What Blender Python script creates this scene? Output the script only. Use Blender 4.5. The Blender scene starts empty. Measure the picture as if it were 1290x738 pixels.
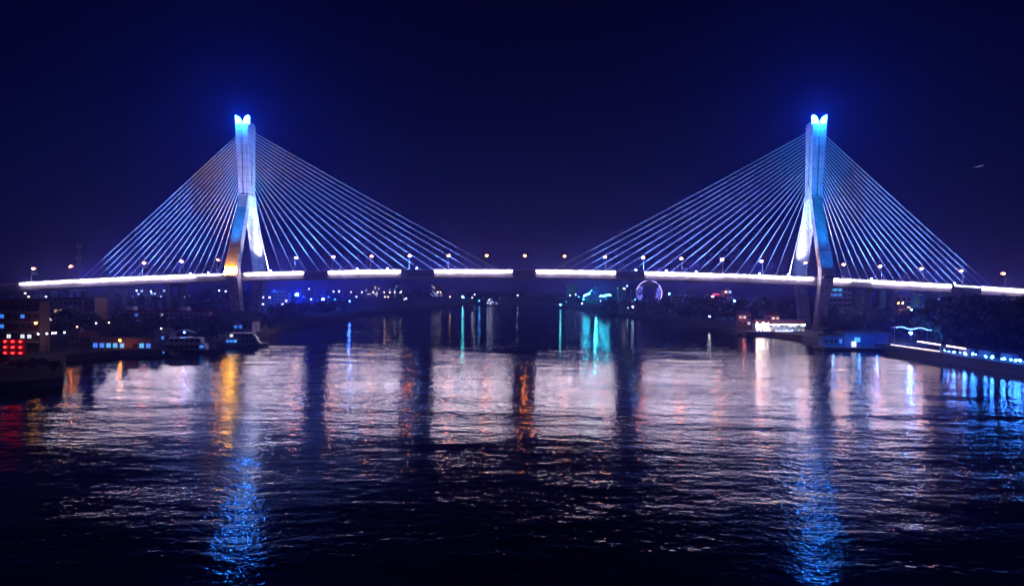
import bpy, bmesh, math, random
from mathutils import Vector, Matrix
random.seed(11)
R = math.radians
scene = bpy.context.scene
COL = scene.collection

# ------------------------------------------------------------------ camera
W_PX, H_PX, F_PX = 1290.0, 738.0, 857.0
CAM = Vector((6.98, -413.07, 26.0))
YAW, PITCH, ROLL = -0.03614, -0.00919, 0.00855
_f = Vector((math.sin(YAW)*math.cos(PITCH), math.cos(YAW)*math.cos(PITCH), math.sin(PITCH)))
_r = Vector((math.cos(YAW), -math.sin(YAW), 0))
_u = _r.cross(_f)
RIGHT = _r*math.cos(ROLL) + _u*math.sin(ROLL)
UP = -_r*math.sin(ROLL) + _u*math.cos(ROLL)
FWD = _f
cd = bpy.data.cameras.new('camera')
cd.sensor_fit = 'HORIZONTAL'; cd.sensor_width = 36.0; cd.lens = 36.0*F_PX/W_PX
cd.clip_start = 0.5; cd.clip_end = 20000
cam = bpy.data.objects.new('camera', cd); COL.objects.link(cam)
m = Matrix((RIGHT, UP, -FWD)).transposed().to_4x4(); m.translation = CAM
cam.matrix_world = m
scene.camera = cam

def ray(px, py):
    return FWD + RIGHT*((px-645.0)/F_PX) + UP*(-(py-369.0)/F_PX)
def ground(px, py, z=0.0):                 # where the sight line meets a level
    d = ray(px, py); t = (z-CAM.z)/d.z
    return CAM + d*t
def spot_at(px, depth, z):                 # column px, so far away, at height z
    py = 362.0
    for _ in range(4):
        p = CAM + ray(px, py)*depth
        py += (p.z-z)*F_PX/depth
    return CAM + ray(px, py)*depth
def on_axis(px, Y):                        # X on a line parallel to the bridge
    d = ray(px, 350.0); t = (Y-CAM.y)/d.y
    return (CAM + d*t).x

# ------------------------------------------------------------------ materials
MATS = {}
def mat(name, col, rough=0.7, metal=0.0, var=0.25, scale=0.8, emit=None, strength=0.0, bump=0.0):
    if name in MATS: return MATS[name]
    mt = bpy.data.materials.new(name); mt.use_nodes = True
    nt = mt.node_tree; b = nt.nodes['Principled BSDF']
    b.inputs['Roughness'].default_value = rough; b.inputs['Metallic'].default_value = metal
    tc = nt.nodes.new('ShaderNodeTexCoord')
    nz = nt.nodes.new('ShaderNodeTexNoise'); nz.inputs['Scale'].default_value = scale
    nz.inputs['Detail'].default_value = 6; nz.inputs['Roughness'].default_value = 0.65
    nt.links.new(tc.outputs['Object'], nz.inputs['Vector'])
    rp = nt.nodes.new('ShaderNodeValToRGB')
    lo = [c*(1-var) for c in col]; hi = [min(1, c*(1+var)) for c in col]
    rp.color_ramp.elements[0].position = 0.3; rp.color_ramp.elements[0].color = (*lo, 1)
    rp.color_ramp.elements[1].position = 0.7; rp.color_ramp.elements[1].color = (*hi, 1)
    nt.links.new(nz.outputs['Fac'], rp.inputs['Fac'])
    nt.links.new(rp.outputs['Color'], b.inputs['Base Color'])
    if bump:
        bp = nt.nodes.new('ShaderNodeBump'); bp.inputs['Strength'].default_value = bump
        bp.inputs['Distance'].default_value = 0.1
        nt.links.new(nz.outputs['Fac'], bp.inputs['Height']); nt.links.new(bp.outputs['Normal'], b.inputs['Normal'])
    if emit:
        b.inputs['Emission Color'].default_value = (*emit, 1)
        b.inputs['Emission Strength'].default_value = strength
    MATS[name] = mt
    return mt
def lamp_mat(name, col, strength):
    return mat(name, (0.6, 0.6, 0.6), 0.4, emit=col, strength=strength)

CONC = mat('pale_concrete', (0.50, 0.50, 0.49), 0.85, var=0.22, scale=0.25, bump=0.2)
GIRD = mat('girder_concrete', (0.17, 0.165, 0.165), 0.85, var=0.3, scale=0.15)
ASPH = mat('asphalt', (0.05, 0.05, 0.05), 0.9)
STEEL = mat('grey_steel', (0.30, 0.31, 0.32), 0.45, 0.6)
SHEATH = mat('white_cable_sheath', (0.80, 0.80, 0.82), 0.5, var=0.05)
DARK = mat('dark_metal', (0.04, 0.04, 0.045), 0.5, 0.4)
WHITE = mat('white_paint', (0.75, 0.75, 0.76), 0.35, var=0.1)
HULLW = mat('hull_white', (0.62, 0.62, 0.64), 0.35, var=0.15)
HULLD = mat('hull_dark', (0.03, 0.035, 0.05), 0.4)
HULLG = mat('hull_green', (0.04, 0.09, 0.08), 0.5)
HULLR = mat('hull_red', (0.20, 0.035, 0.03), 0.5)
PINKW = mat('pink_render', (0.42, 0.29, 0.27), 0.9, scale=0.4)
PALEW = mat('pale_render', (0.55, 0.53, 0.50), 0.9, scale=0.4)
GREYW = mat('grey_render', (0.30, 0.30, 0.32), 0.9, scale=0.4)
BRICK = mat('brown_brick', (0.26, 0.14, 0.11), 0.9, scale=1.2)
BLUEW = mat('blue_cladding', (0.10, 0.24, 0.55), 0.5, scale=0.3)
ROOFR = mat('red_roof_tile', (0.28, 0.07, 0.05), 0.8, scale=1.5)
ROOFG = mat('grey_roof', (0.16, 0.16, 0.17), 0.8)
WOOD = mat('pier_planks', (0.14, 0.10, 0.07), 0.85, scale=1.5)
TRUNK = mat('bark', (0.07, 0.05, 0.035), 0.9)
LEAF = [mat('leaf_dark', (0.035, 0.060, 0.022), 0.7, var=0.5, scale=1.0),
        mat('leaf_mid', (0.055, 0.085, 0.03), 0.7, var=0.5, scale=1.0),
        mat('leaf_olive', (0.075, 0.085, 0.03), 0.7, var=0.5, scale=1.0)]
GLASS = mat('dark_glass', (0.02, 0.025, 0.035), 0.1, var=0.1)
PYLC = mat('pylon_concrete', (0.50, 0.50, 0.49), 0.85, var=0.2, scale=0.22, bump=0.15)
def add_joints(mt):
    nt = mt.node_tree; b = nt.nodes['Principled BSDF']; src = b.inputs['Base Color'].links[0].from_socket
    tc = nt.nodes.new('ShaderNodeTexCoord'); sp = nt.nodes.new('ShaderNodeSeparateXYZ'); nt.links.new(tc.outputs['Object'], sp.inputs[0])
    def M(op, a, v):
        n = nt.nodes.new('ShaderNodeMath'); n.operation = op; nt.links.new(a, n.inputs[0]); n.inputs[1].default_value = v; return n.outputs[0]
    joint = M('LESS_THAN', M('MODULO', sp.outputs['Z'], 4.4), 0.28)              # pour joints every 4.4 m
    mp = nt.nodes.new('ShaderNodeMapping'); mp.inputs['Scale'].default_value = (1.3, 1.3, 0.06); nt.links.new(tc.outputs['Object'], mp.inputs['Vector'])
    nz = nt.nodes.new('ShaderNodeTexNoise'); nz.inputs['Scale'].default_value = 1.0; nz.inputs['Detail'].default_value = 5; nt.links.new(mp.outputs['Vector'], nz.inputs['Vector'])
    rg = nt.nodes.new('ShaderNodeMapRange'); nt.links.new(nz.outputs['Fac'], rg.inputs['Value'])
    rg.inputs['From Min'].default_value = 0.4; rg.inputs['From Max'].default_value = 0.7; rg.inputs['To Min'].default_value = 1.0; rg.inputs['To Max'].default_value = 0.55
    sc_ = M('MULTIPLY', joint, -0.45); sc_ = M('ADD', sc_, 1.0)
    mm = nt.nodes.new('ShaderNodeMath'); mm.operation = 'MULTIPLY'; nt.links.new(sc_, mm.inputs[0]); nt.links.new(rg.outputs['Result'], mm.inputs[1])
    vm = nt.nodes.new('ShaderNodeVectorMath'); vm.operation = 'SCALE'; nt.links.new(src, vm.inputs[0]); nt.links.new(mm.outputs[0], vm.inputs['Scale'])
    nt.links.new(vm.outputs['Vector'], b.inputs['Base Color'])
add_joints(PYLC)
# light sources
E_STRIP = lamp_mat('led_strip_white', (0.96, 0.78, 0.98), 40.0)
E_STRIPS = lamp_mat('led_strip_cool', (0.75, 0.72, 1.0), 22.0)
E_CROWN = lamp_mat('crown_blue_light', (0.018, 0.13, 1.0), 85.0)
E_AMBER = lamp_mat('sodium_bulb', (1.0, 0.23, 0.035), 420.0)
E_FLOOD = lamp_mat('blue_flood_lens', (0.16, 0.36, 1.0), 900.0)
E_GOLD = lamp_mat('gold_flood_lens', (1.0, 0.42, 0.03), 150.0)
E_WIN_W = lamp_mat('window_white', (0.9, 0.92, 1.0), 1.3)
E_WIN_B = lamp_mat('window_blue', (0.04, 0.22, 0.9), 1.4)
E_WIN_C = lamp_mat('window_cyan', (0.05, 0.42, 0.85), 1.5)
E_WIN_Y = lamp_mat('window_warm', (1.0, 0.62, 0.3), 1.2)
E_RED = lamp_mat('red_lantern', (1.0, 0.012, 0.008), 14.0)

for mt, st in ((E_STRIP, 52.0), (E_STRIPS, 26.0)):      # led modules of unequal age
    nt = mt.node_tree; b = nt.nodes['Principled BSDF']
    tc = nt.nodes.new('ShaderNodeTexCoord'); mp = nt.nodes.new('ShaderNodeMapping'); mp.inputs['Scale'].default_value = (0.22, 0.0, 0.0)
    nz = nt.nodes.new('ShaderNodeTexNoise'); nz.inputs['Scale'].default_value = 1.0; nz.inputs['Detail'].default_value = 3
    rg = nt.nodes.new('ShaderNodeMapRange'); rg.inputs['From Min'].default_value = 0.3; rg.inputs['From Max'].default_value = 0.7
    rg.inputs['To Min'].default_value = st*0.45; rg.inputs['To Max'].default_value = st*1.35
    nt.links.new(tc.outputs['Object'], mp.inputs['Vector']); nt.links.new(mp.outputs['Vector'], nz.inputs['Vector'])
    nt.links.new(nz.outputs['Fac'], rg.inputs['Value']); nt.links.new(rg.outputs['Result'], b.inputs['Emission Strength'])

# ------------------------------------------------------------------ mesh helpers
class MB:
    def __init__(s):
        s.v = []; s.f = []; s.mi = []; s.ms = []; s.cur = 0
    def use(s, m):
        if m not in s.ms: s.ms.append(m)
        s.cur = s.ms.index(m); return s
    def add(s, vs, fs):
        o = len(s.v); s.v += [tuple(v) for v in vs]
        for f in fs: s.f.append(tuple(i+o for i in f)); s.mi.append(s.cur)
        return s
    def box(s, c, h, rz=0.0):
        cz, sz = math.cos(rz), math.sin(rz); vs = []
        for x in (-1, 1):
            for y in (-1, 1):
                for z in (-1, 1):
                    a, b = x*h[0], y*h[1]
                    vs.append((c[0]+a*cz-b*sz, c[1]+a*sz+b*cz, c[2]+z*h[2]))
        return s.add(vs, [(0,1,3,2),(4,6,7,5),(0,4,5,1),(2,3,7,6),(0,2,6,4),(1,5,7,3)])
    def tube(s, a, b, r0, r1=None, n=6, caps=True):
        a = Vector(a); b = Vector(b); r1 = r0 if r1 is None else r1
        d = (b-a).normalized(); p = d.orthogonal().normalized(); q = d.cross(p); vs = []
        for c, r in ((a, r0), (b, r1)):
            for k in range(n):
                t = 2*math.pi*k/n; vs.append(c+p*(r*math.cos(t))+q*(r*math.sin(t)))
        fs = [(k, (k+1) % n, n+(k+1) % n, n+k) for k in range(n)]
        if caps: fs += [tuple(range(n-1, -1, -1)), tuple(range(n, 2*n))]
        return s.add(vs, fs)
    def loft(s, secs):                      # sections (cx, cy, z, hx, hy)
        vs = []; fs = []
        for cx, cy, z, hx, hy in secs:
            vs += [(cx-hx, cy-hy, z), (cx+hx, cy-hy, z), (cx+hx, cy+hy, z), (cx-hx, cy+hy, z)]
        n = len(secs)
        for i in range(n-1):
            o = 4*i
            for k in range(4): fs.append((o+k, o+(k+1) % 4, o+4+(k+1) % 4, o+4+k))
        fs += [(3, 2, 1, 0), (4*n-4, 4*n-3, 4*n-2, 4*n-1)]
        return s.add(vs, fs)
    def prism(s, pts, y0, y1):              # polygon in XZ pushed along Y
        n = len(pts); vs = [(x, y0, z) for x, z in pts]+[(x, y1, z) for x, z in pts]
        fs = [tuple(range(n)), tuple(range(2*n-1, n-1, -1))]
        fs += [(k, n+k, n+(k+1) % n, (k+1) % n) for k in range(n)]
        return s.add(vs, fs)
    def ball(s, c, r, n=6, mrows=4, sz=1.0):
        vs = [(c[0], c[1], c[2]+r*sz)]; fs = []
        for i in range(1, mrows):
            a = math.pi*i/mrows
            for k in range(n):
                t = 2*math.pi*k/n
                vs.append((c[0]+r*math.sin(a)*math.cos(t), c[1]+r*math.sin(a)*math.sin(t), c[2]+r*sz*math.cos(a)))
        vs.append((c[0], c[1], c[2]-r*sz)); L = len(vs)-1
        for k in range(n):
            fs.append((0, 1+k, 1+(k+1) % n)); fs.append((L, L-n+(k+1) % n, L-n+k))
        for i in range(mrows-2):
            for k in range(n):
                a = 1+i*n+k; b = 1+i*n+(k+1) % n; fs.append((a, a+n, b+n, b))
        return s.add(vs, fs)
    def mesh(s, name, default=None):
        me = bpy.data.meshes.new(name); me.from_pydata(s.v, [], s.f)
        for x in (s.ms or [default]): me.materials.append(x)
        me.polygons.foreach_set('material_index', s.mi)
        bm = bmesh.new(); bm.from_mesh(me); bmesh.ops.recalc_face_normals(bm, faces=bm.faces); bm.to_mesh(me); bm.free()
        me.update(); return me
    def build(s, name, material=None, parent=None):
        if material is not None and not s.ms: s.ms = [material]
        return link(name, s.mesh(name, material), parent)
def link(name, me, parent=None):
    o = bpy.data.objects.new(name, me); COL.objects.link(o)
    if parent: o.parent = parent
    return o
def tag(o, label, cat, group=None, kind=None):
    o['label'] = label; o['category'] = cat
    if group: o['group'] = group
    if kind: o['kind'] = kind
    return o
def thing(name, label, cat, loc=(0, 0, 0), rz=0.0, group=None):
    o = bpy.data.objects.new(name, None); COL.objects.link(o)
    o.empty_display_size = 0.5
    o.location = loc; o.rotation_euler = (0, 0, rz)
    return tag(o, label, cat, group)
def structure(o, kind='structure'):
    o['kind'] = kind; return o
def copy_tree(o, parent=None):
    c = o.copy(); COL.objects.link(c)
    if parent: c.parent = parent
    for ch in list(o.children): copy_tree(ch, c)
    return c
ORD = ['first','second','third','fourth','fifth','sixth','seventh','eighth','ninth','tenth','eleventh','twelfth',
       'thirteenth','fourteenth','fifteenth','sixteenth','seventeenth','eighteenth','nineteenth','twentieth',
       'twenty-first','twenty-second','twenty-third','twenty-fourth','twenty-fifth','twenty-sixth','twenty-seventh',
       'twenty-eighth','twenty-ninth','thirtieth']
def spot(loc, target, watts, col, angle, blend=0.6, radius=0.3):
    l = bpy.data.lights.new('floodlight_beam', 'SPOT'); l.energy = watts; l.color = col
    l.spot_size = R(angle); l.spot_blend = blend; l.shadow_soft_size = radius
    o = bpy.data.objects.new('floodlight_beam', l); COL.objects.link(o)
    o.location = loc
    o.rotation_euler = (Vector(target)-Vector(loc)).to_track_quat('-Z', 'Y').to_euler()
    return o
def point(loc, watts, col, radius=0.3, name='lamp_glow'):
    l = bpy.data.lights.new(name, 'POINT'); l.energy = watts; l.color = col; l.shadow_soft_size = radius
    o = bpy.data.objects.new(name, l); COL.objects.link(o); o.location = loc
    return o

# ------------------------------------------------------------------ sky and moonlight
wd = bpy.data.worlds.new('World'); scene.world = wd; wd.use_nodes = True
nt = wd.node_tree; bg = nt.nodes['Background']
tc = nt.nodes.new('ShaderNodeTexCoord'); sx = nt.nodes.new('ShaderNodeSeparateXYZ')
nt.links.new(tc.outputs['Generated'], sx.inputs[0])
rp = nt.nodes.new('ShaderNodeValToRGB'); nt.links.new(sx.outputs['Z'], rp.inputs['Fac'])
els = [(0.0, (0.008, 0.006, 0.062)), (0.04, (0.0025, 0.006, 0.056)), (0.12, (0.0006, 0.0035, 0.040)),
       (0.25, (0.0003, 0.0010, 0.022)), (0.42, (0.0003, 0.0002, 0.009)), (0.8, (0.0002, 0.0002, 0.004))]
cr = rp.color_ramp
while len(cr.elements) < len(els): cr.elements.new(0.5)
for e, (p, c) in zip(cr.elements, els): e.position = p; e.color = (*c, 1)
nt.links.new(rp.outputs['Color'], bg.inputs['Color']); bg.inputs['Strength'].default_value = 1.0
sl = bpy.data.lights.new('moon', 'SUN'); sl.energy = 0.006; sl.angle = R(0.5); sl.color = (0.75, 0.7, 1.0)
so = bpy.data.objects.new('moon', sl); COL.objects.link(so); so.rotation_euler = (R(48), 0, R(25))

# ------------------------------------------------------------------ water
def water_material():
    mt = bpy.data.materials.new('river_water'); mt.use_nodes = True
    nt = mt.node_tree; b = nt.nodes['Principled BSDF']
    b.inputs['Base Color'].default_value = (0.004, 0.006, 0.012, 1)
    b.inputs['Roughness'].default_value = 0.05; b.inputs['IOR'].default_value = 1.33
    tc = nt.nodes.new('ShaderNodeTexCoord')
    def noise(scale, sx, sy, det=3.0, rot=0.0, dist=0.0):
        mp = nt.nodes.new('ShaderNodeMapping'); mp.inputs['Scale'].default_value = (sx, sy, 1)
        mp.inputs['Rotation'].default_value = (0, 0, rot)
        nt.links.new(tc.outputs['Object'], mp.inputs['Vector'])
        n = nt.nodes.new('ShaderNodeTexNoise'); n.inputs['Scale'].default_value = scale
        n.inputs['Detail'].default_value = det; n.inputs['Distortion'].default_value = dist
        nt.links.new(mp.outputs['Vector'], n.inputs['Vector']); return n.outputs['Fac']
    def mul(a, v):
        n = nt.nodes.new('ShaderNodeMath'); n.operation = 'MULTIPLY'; nt.links.new(a, n.inputs[0])
        if isinstance(v, float): n.inputs[1].default_value = v
        else: nt.links.new(v, n.inputs[1])
        return n.outputs[0]
    def add(a, c):
        n = nt.nodes.new('ShaderNodeMath'); n.operation = 'ADD'; nt.links.new(a, n.inputs[0]); nt.links.new(c, n.inputs[1]); return n.outputs[0]
    def rng(a, f0, f1, t0, t1):
        n = nt.nodes.new('ShaderNodeMapRange'); n.interpolation_type = 'SMOOTHSTEP'; nt.links.new(a, n.inputs['Value'])
        for k, v in zip(('From Min', 'From Max', 'To Min', 'To Max'), (f0, f1, t0, t1)): n.inputs[k].default_value = v
        return n.outputs['Result']
    patch = rng(noise(0.016, 0.7, 1.3, 3.0, 0.3, 1.2), 0.42, 0.58, 0.72, 1.2)     # gusts and calm patches
    def zero(a):
        n = nt.nodes.new('ShaderNodeMath'); n.operation = 'SUBTRACT'; nt.links.new(a, n.inputs[0]); n.inputs[1].default_value = 0.5; return n.outputs[0]
    roll_ = mul(zero(noise(0.05, 0.40, 1.0, 1.0, -0.2)), 0.48)
    swell = mul(zero(noise(0.14, 0.40, 1.0, 2.0, 0.15)), 0.33)
    chop = mul(zero(noise(0.60, 0.70, 1.0, 2.0, -0.1)), 0.105)
    rip = mul(zero(noise(2.1, 0.80, 1.0, 2.0, 0.05)), 0.040)
    h = mul(add(add(add(roll_, swell), chop), rip), patch)
    bp = nt.nodes.new('ShaderNodeBump'); bp.inputs['Strength'].default_value = 1.0; bp.inputs['Distance'].default_value = 1.0
    nt.links.new(h, bp.inputs['Height']); nt.links.new(bp.outputs['Normal'], b.inputs['Normal'])
    return mt
w = MB().add([(-2900, -650, 0), (2900, -650, 0), (2900, 3000, 0), (-2900, 3000, 0)], [(0, 1, 2, 3)]).build('river_water', water_material())
structure(w)

# ------------------------------------------------------------------ banks
GROUND = mat('bank_earth', (0.035, 0.034, 0.028), 0.95, scale=0.1)
QUAY = mat('quay_stone', (0.07, 0.065, 0.06), 0.9, scale=0.3)
def bank(name, pts, top):
    bm = bmesh.new()
    vs = [bm.verts.new((p[0], p[1], top)) for p in pts]
    f = bm.faces.new(vs)
    if f.normal.z < 0: f.normal_flip()
    bm.normal_update()
    r = bmesh.ops.extrude_face_region(bm, geom=[f])
    low = [g for g in r['geom'] if isinstance(g, bmesh.types.BMVert)]
    for v in low: v.co.z = -2.0
    bmesh.ops.triangulate(bm, faces=[x for x in bm.faces if len(x.verts) > 4])
    bmesh.ops.recalc_face_normals(bm, faces=bm.faces)
    me = bpy.data.meshes.new(name); bm.to_mesh(me); bm.free()
    me.materials.append(GROUND); me.materials.append(QUAY)
    for p in me.polygons: p.material_index = 0 if abs(p.normal.z) > 0.5 else 1
    return structure(link(name, me))
LSHORE = [(-160, 505), (-60, 497), (40, 491), (79, 486), (83, 456), (150, 449), (215, 449), (280, 438), (335, 424), (352, 416), (400, 405), (450, 396), (520, 389.5)]
FSHORE = [(520, 389.5), (600, 384), (690, 382.5), (712, 386), (733, 390.5), (770, 396.5), (806, 402)]
RSHORE = [(806, 402), (850, 408), (885, 417), (940, 423), (975, 424), (1010, 428), (1042, 437), (1120, 441), (1150, 441), (1215, 446), (1290, 451), (1420, 462)]
g2 = lambda l: [(ground(a, b).x, ground(a, b).y) for a, b in l]
L_ = g2(LSHORE); F_ = g2(FSHORE); R_ = g2(RSHORE)
bank('left_bank', [(-2880, L_[0][1]-20)] + L_ + [(-600, 2950), (-2880, 2950)], 2.4)
bank('far_bank', [(-600, 2950)] + F_ + [(900, 2950)], 2.35)
bank('right_bank', [(900, 2950)] + R_ + [(2880, R_[-1][1]-20), (2880, 2950)], 2.45)

# ------------------------------------------------------------------ the bridge
L2, Z0, KD, ZT = 171.6, 35.6, 0.00011, 128.5
def zd(X):
    a = abs(X)
    return Z0 - KD*a*a if a < 300 else Z0 - KD*90000 - 0.066*(a-300)
bridge = thing('cable_stayed_bridge', 'long cable stayed bridge with two floodlit blue pylons and a glowing white deck edge', 'bridge', (0, 0, 0))
xs = [-460+10*i for i in range(93)]
def sweep(profile, x_list, zf=zd):
    b = MB(); n = len(profile); vs = []; fs = []
    for X in x_list:
        for (y, z) in profile: vs.append((X, y, zf(X)+z))
    for i in range(len(x_list)-1):
        for k in range(n): fs.append((i*n+k, i*n+(k+1) % n, (i+1)*n+(k+1) % n, (i+1)*n+k))
    e = (len(x_list)-1)*n
    fs += [tuple(range(n)), tuple(range(e+n-1, e-1, -1))]
    return b.add(vs, fs)
sweep([(-16, -0.6), (-16, -4.2), (-11, -4.6), (11, -4.6), (16, -4.2), (16, -0.6)], xs).build('deck', GIRD, bridge)
sweep([(-14.8, -0.595), (-14.8, -0.5), (14.8, -0.5), (14.8, -0.595)], xs).build('road_surface', ASPH, bridge)
for s in (-1, 1):
    sweep([(s*15.95, -0.6), (s*15.95, 0.25), (s*15.6, 0.25), (s*15.6, -0.6)], xs).build('parapet', CONC, bridge)
    rl = MB()
    for z in (0.55, 0.95):
        for a, c in zip(xs[:-1], xs[1:]): rl.tube((a, s*15.75, zd(a)+z), (c, s*15.75, zd(c)+z), 0.05, n=4, caps=False)
    for i in range(230):
        X = -458+i*4; rl.tube((X, s*15.75, zd(X)+0.2), (X, s*15.75, zd(X)+0.95), 0.05, n=4)
    rl.build('railing', STEEL, bridge)
sweep([(-0.6, -0.5), (-0.6, 0.1), (0.6, 0.1), (0.6, -0.5)], xs).build('median_kerb', CONC, bridge)
# lit panels along the near edge: (from px, to px, height, cool?)
SEGS = [(26, 98, 1.3, 0), (100, 246, 1.9, 0), (248, 259, 0.8, 1), (261, 284, 0.7, 1), (309, 382, 1.7, 0), (414, 504, 1.9, 0), (548, 612, 1.9, 0), (614, 636, 1.9, 0),
        (638, 645, 1.5, 0), (676, 775, 1.9, 0), (813, 911, 1.9, 0), (913, 945, 1.1, 0), (947, 1000, 1.6, 0), (1002, 1024, 1.7, 0), (1045, 1072, 2.0, 0), (1075, 1096, 1.0, 1),
        (1099, 1198, 1.9, 0), (1203, 1234, 0.6, 1), (1237, 1330, 1.9, 0)]
for a, b_, h, cool in SEGS:
    xa, xb = on_axis(a, -16.3), on_axis(b_, -16.3); n = max(2, int((xb-xa)/8)+1)
    xl = [xa+(xb-xa)*i/(n-1) for i in range(n)]
    zt = -0.05; h *= 0.66
    sweep([(-16.5, zt), (-16.75, zt), (-16.75, zt-h), (-16.5, zt-h)], xl).build('light_strip', E_STRIPS if cool else E_STRIP, bridge)
# dark unlit panels hung in the gaps
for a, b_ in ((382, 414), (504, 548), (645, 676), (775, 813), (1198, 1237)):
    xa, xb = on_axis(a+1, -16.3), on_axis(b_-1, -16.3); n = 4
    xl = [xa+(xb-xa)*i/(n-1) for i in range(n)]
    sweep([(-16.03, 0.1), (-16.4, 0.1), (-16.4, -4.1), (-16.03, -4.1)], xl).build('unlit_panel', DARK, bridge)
# approach piers
for px in (97, 149, 221):
    X = on_axis(px, 0)
    p = MB()
    for y in (-7, 7): p.loft([(X, y, 2, 1.3, 1.6), (X, y, zd(X)-6.2, 1.3, 1.6)])
    p.loft([(X, 0, zd(X)-6.2, 1.6, 9.5), (X, 0, zd(X)-4.55, 1.6, 11)]); p.build('pier', GIRD, bridge)
for px in (1086, 1118, 1162, 1198, 1254):
    X = on_axis(px, 0)
    p = MB()
    for y in (-7, 7): p.loft([(X, y, 2, 1.8, 1.6), (X, y, zd(X)-6.2, 1.8, 1.6)])
    p.loft([(X, 0, zd(X)-6.2, 2.0, 9.5), (X, 0, zd(X)-4.55, 2.0, 11)]); p.build('pier', GIRD, bridge)
# pylons
def pylon(sx):
    X = sx*L2
    t = bpy.data.objects.new('pylon', None); COL.objects.link(t); t.parent = bridge; t.location = (X, 0, 0)
    ox = sx*0.9                                             # the head leans a little outward
    for s in (-1, 1):                                       # two inclined legs, folding back in under the deck
        MB().loft([(0, s*10.5, 1.5, 2.9, 2.8), (0, s*14.5, 18, 3.1, 2.6), (0, s*19.3, 33, 3.6, 2.6), (0, s*19.6, 36.5, 3.6, 2.5),
                   (0, s*11.6, 57, 3.2, 2.4), (0, s*5.4, 73, 3.0, 2.3), (0, s*3.0, 80.5, 3.0, 2.5)]).build('leg', PYLC, t)
    MB().box((0, 0, 30.0), (2.6, 16.2, 1.6)).build('cross_beam', PYLC, t)
    MB().loft([(0, 0, -1.5, 7, 16), (0, 0, 3.2, 7, 16), (0, 0, 4.2, 6, 15)]).build('pile_cap', GIRD, t)
    core = MB().loft([(0, 0, 79.6, 2.2, 4.4), (ox, -0.5, ZT-4, 2.6, 4.8)])
    core.build('mast', PYLC, t)
    for s in (-1, 1):                                       # twin ribs with a groove between them
        rib = MB().loft([(s*1.72, -0.25, 80.5, 1.3, 5.0), (s*1.9+ox*0.3, -0.5, 95, 1.45, 5.15), (s*2.2+ox, -0.9, ZT-5.2, 1.75, 5.6)])
        rib.build('rib', PYLC, t)
        c = s*2.3+ox; wd_ = 1.45; b0 = ZT-5.2
        # petal shaped glowing crown, tall at the front, low at the back
        pts = [(c-wd_*0.9, b0), (c+wd_*0.9, b0), (c+wd_*0.8, b0+2.2), (c+0.1, b0+4.2), (c-wd_, b0+5.2), (c-wd_*1.1, b0+4.0)] if s < 0 else [(c-wd_*0.9, b0), (c+wd_*0.9, b0), (c+wd_*1.1, b0+4.0), (c+wd_, b0+5.2), (c-0.1, b0+4.2), (c-wd_*0.8, b0+2.2)]
        MB().prism(pts, -6.5, -3.4).build('crown_light', E_CROWN, t)
        MB().prism([(c-wd_*0.95, b0), (c+wd_*0.95, b0), (c+wd_*0.95, b0+1.8), (c-wd_*0.95, b0+1.8)], -3.39, 4.6).build('cap', PYLC, t)
    point((X+ox, -8.5, ZT-4.5), 34000, (0.008, 0.24, 1.0), 0.6, 'crown_glow')
    MB().box((0, 0, 80.2), (3.25, 5.6, 0.5)).build('collar', PYLC, t)
    lad = MB()                                              # anchor boxes down the inner face
    for i in range(19):
        z = 120.5-i*1.85; lad.box((-sx*(2.9+0.25*(z-80)/48)+ox*(z-80)/48, -0.3, z), (0.75, 1.0, 0.5))
    lad.build('anchor_boxes', PYLC, t)
    return t
PYL = [pylon(-1), pylon(1)]
for sx in (-1, 1):
    for side in (0, 1):                                     # 0 main span, 1 side span
        d0, d1 = (14.0, 156.0) if side == 0 else (13.0, 106.0)
        for i in range(19):
            u = i/18.0
            D = d0+(d1-d0)*u
            X = sx*L2 + (-sx*D if side == 0 else sx*D)
            zt = 87.2+33.3*u
            lean = sx*0.9*(zt-80)/48
            xt = sx*L2+lean+(-sx if side == 0 else sx)*2.4
            a = Vector((X, 0, zd(X)+0.1)); b = Vector((xt, -0.3, zt))
            c = MB(); sag = 0.0035*(b-a).length; n = 6; pr = None
            for k in range(n+1):
                v = k/n; p = a.lerp(b, v)-Vector((0, 0, sag*4*v*(1-v)))
                if pr is not None: c.tube(pr, p, 0.155, n=5, caps=False)
                pr = p
            c.tube(a, a+(b-a).normalized()*2.2, 0.32, n=6)
            c.build('stay_cable', SHEATH, bridge)

# ------------------------------------------------------------------ street lamps on the deck
def bridge_lamp():
    o = thing('street_lamp', '', 'street lamp', group='amber street lamps along the bridge deck')
    MB().tube((0, 0, 0), (0, 0, 8.8), 0.16, 0.09, 8).tube((0, 0, 0), (0, 0, 0.5), 0.28, n=8).build('pole', STEEL, o)
    MB().tube((0, 0, 8.7), (0, 1.6, 9.25), 0.07, n=6).build('arm', STEEL, o)
    hd = MB().loft([(0, 1.9, 9.22, 0.26, 0.6), (0, 1.9, 9.42, 0.16, 0.45)]).build('lamp_head', STEEL, o)
    MB().ball((0, 1.45, 9.05), 0.62, 10, 6, 0.6).build('bulb', E_AMBER, hd)
    MB().ball((0, 2.2, 9.05), 1.15, 12, 6, 0.75).build('halo_ball', lamp_mat('amber_halo', (1.0, 0.20, 0.03), 1.3), hd)  # added glowing ball behind the bulb, stands in for its orange halo
    return o
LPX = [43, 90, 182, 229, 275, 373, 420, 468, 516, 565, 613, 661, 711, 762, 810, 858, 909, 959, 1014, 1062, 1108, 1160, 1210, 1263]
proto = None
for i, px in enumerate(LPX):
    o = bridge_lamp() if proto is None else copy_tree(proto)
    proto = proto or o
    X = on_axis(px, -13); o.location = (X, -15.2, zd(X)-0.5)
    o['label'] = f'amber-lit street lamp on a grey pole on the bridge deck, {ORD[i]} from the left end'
for i, px in ((4, 275), (19, 1062)):
    pass

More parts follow.
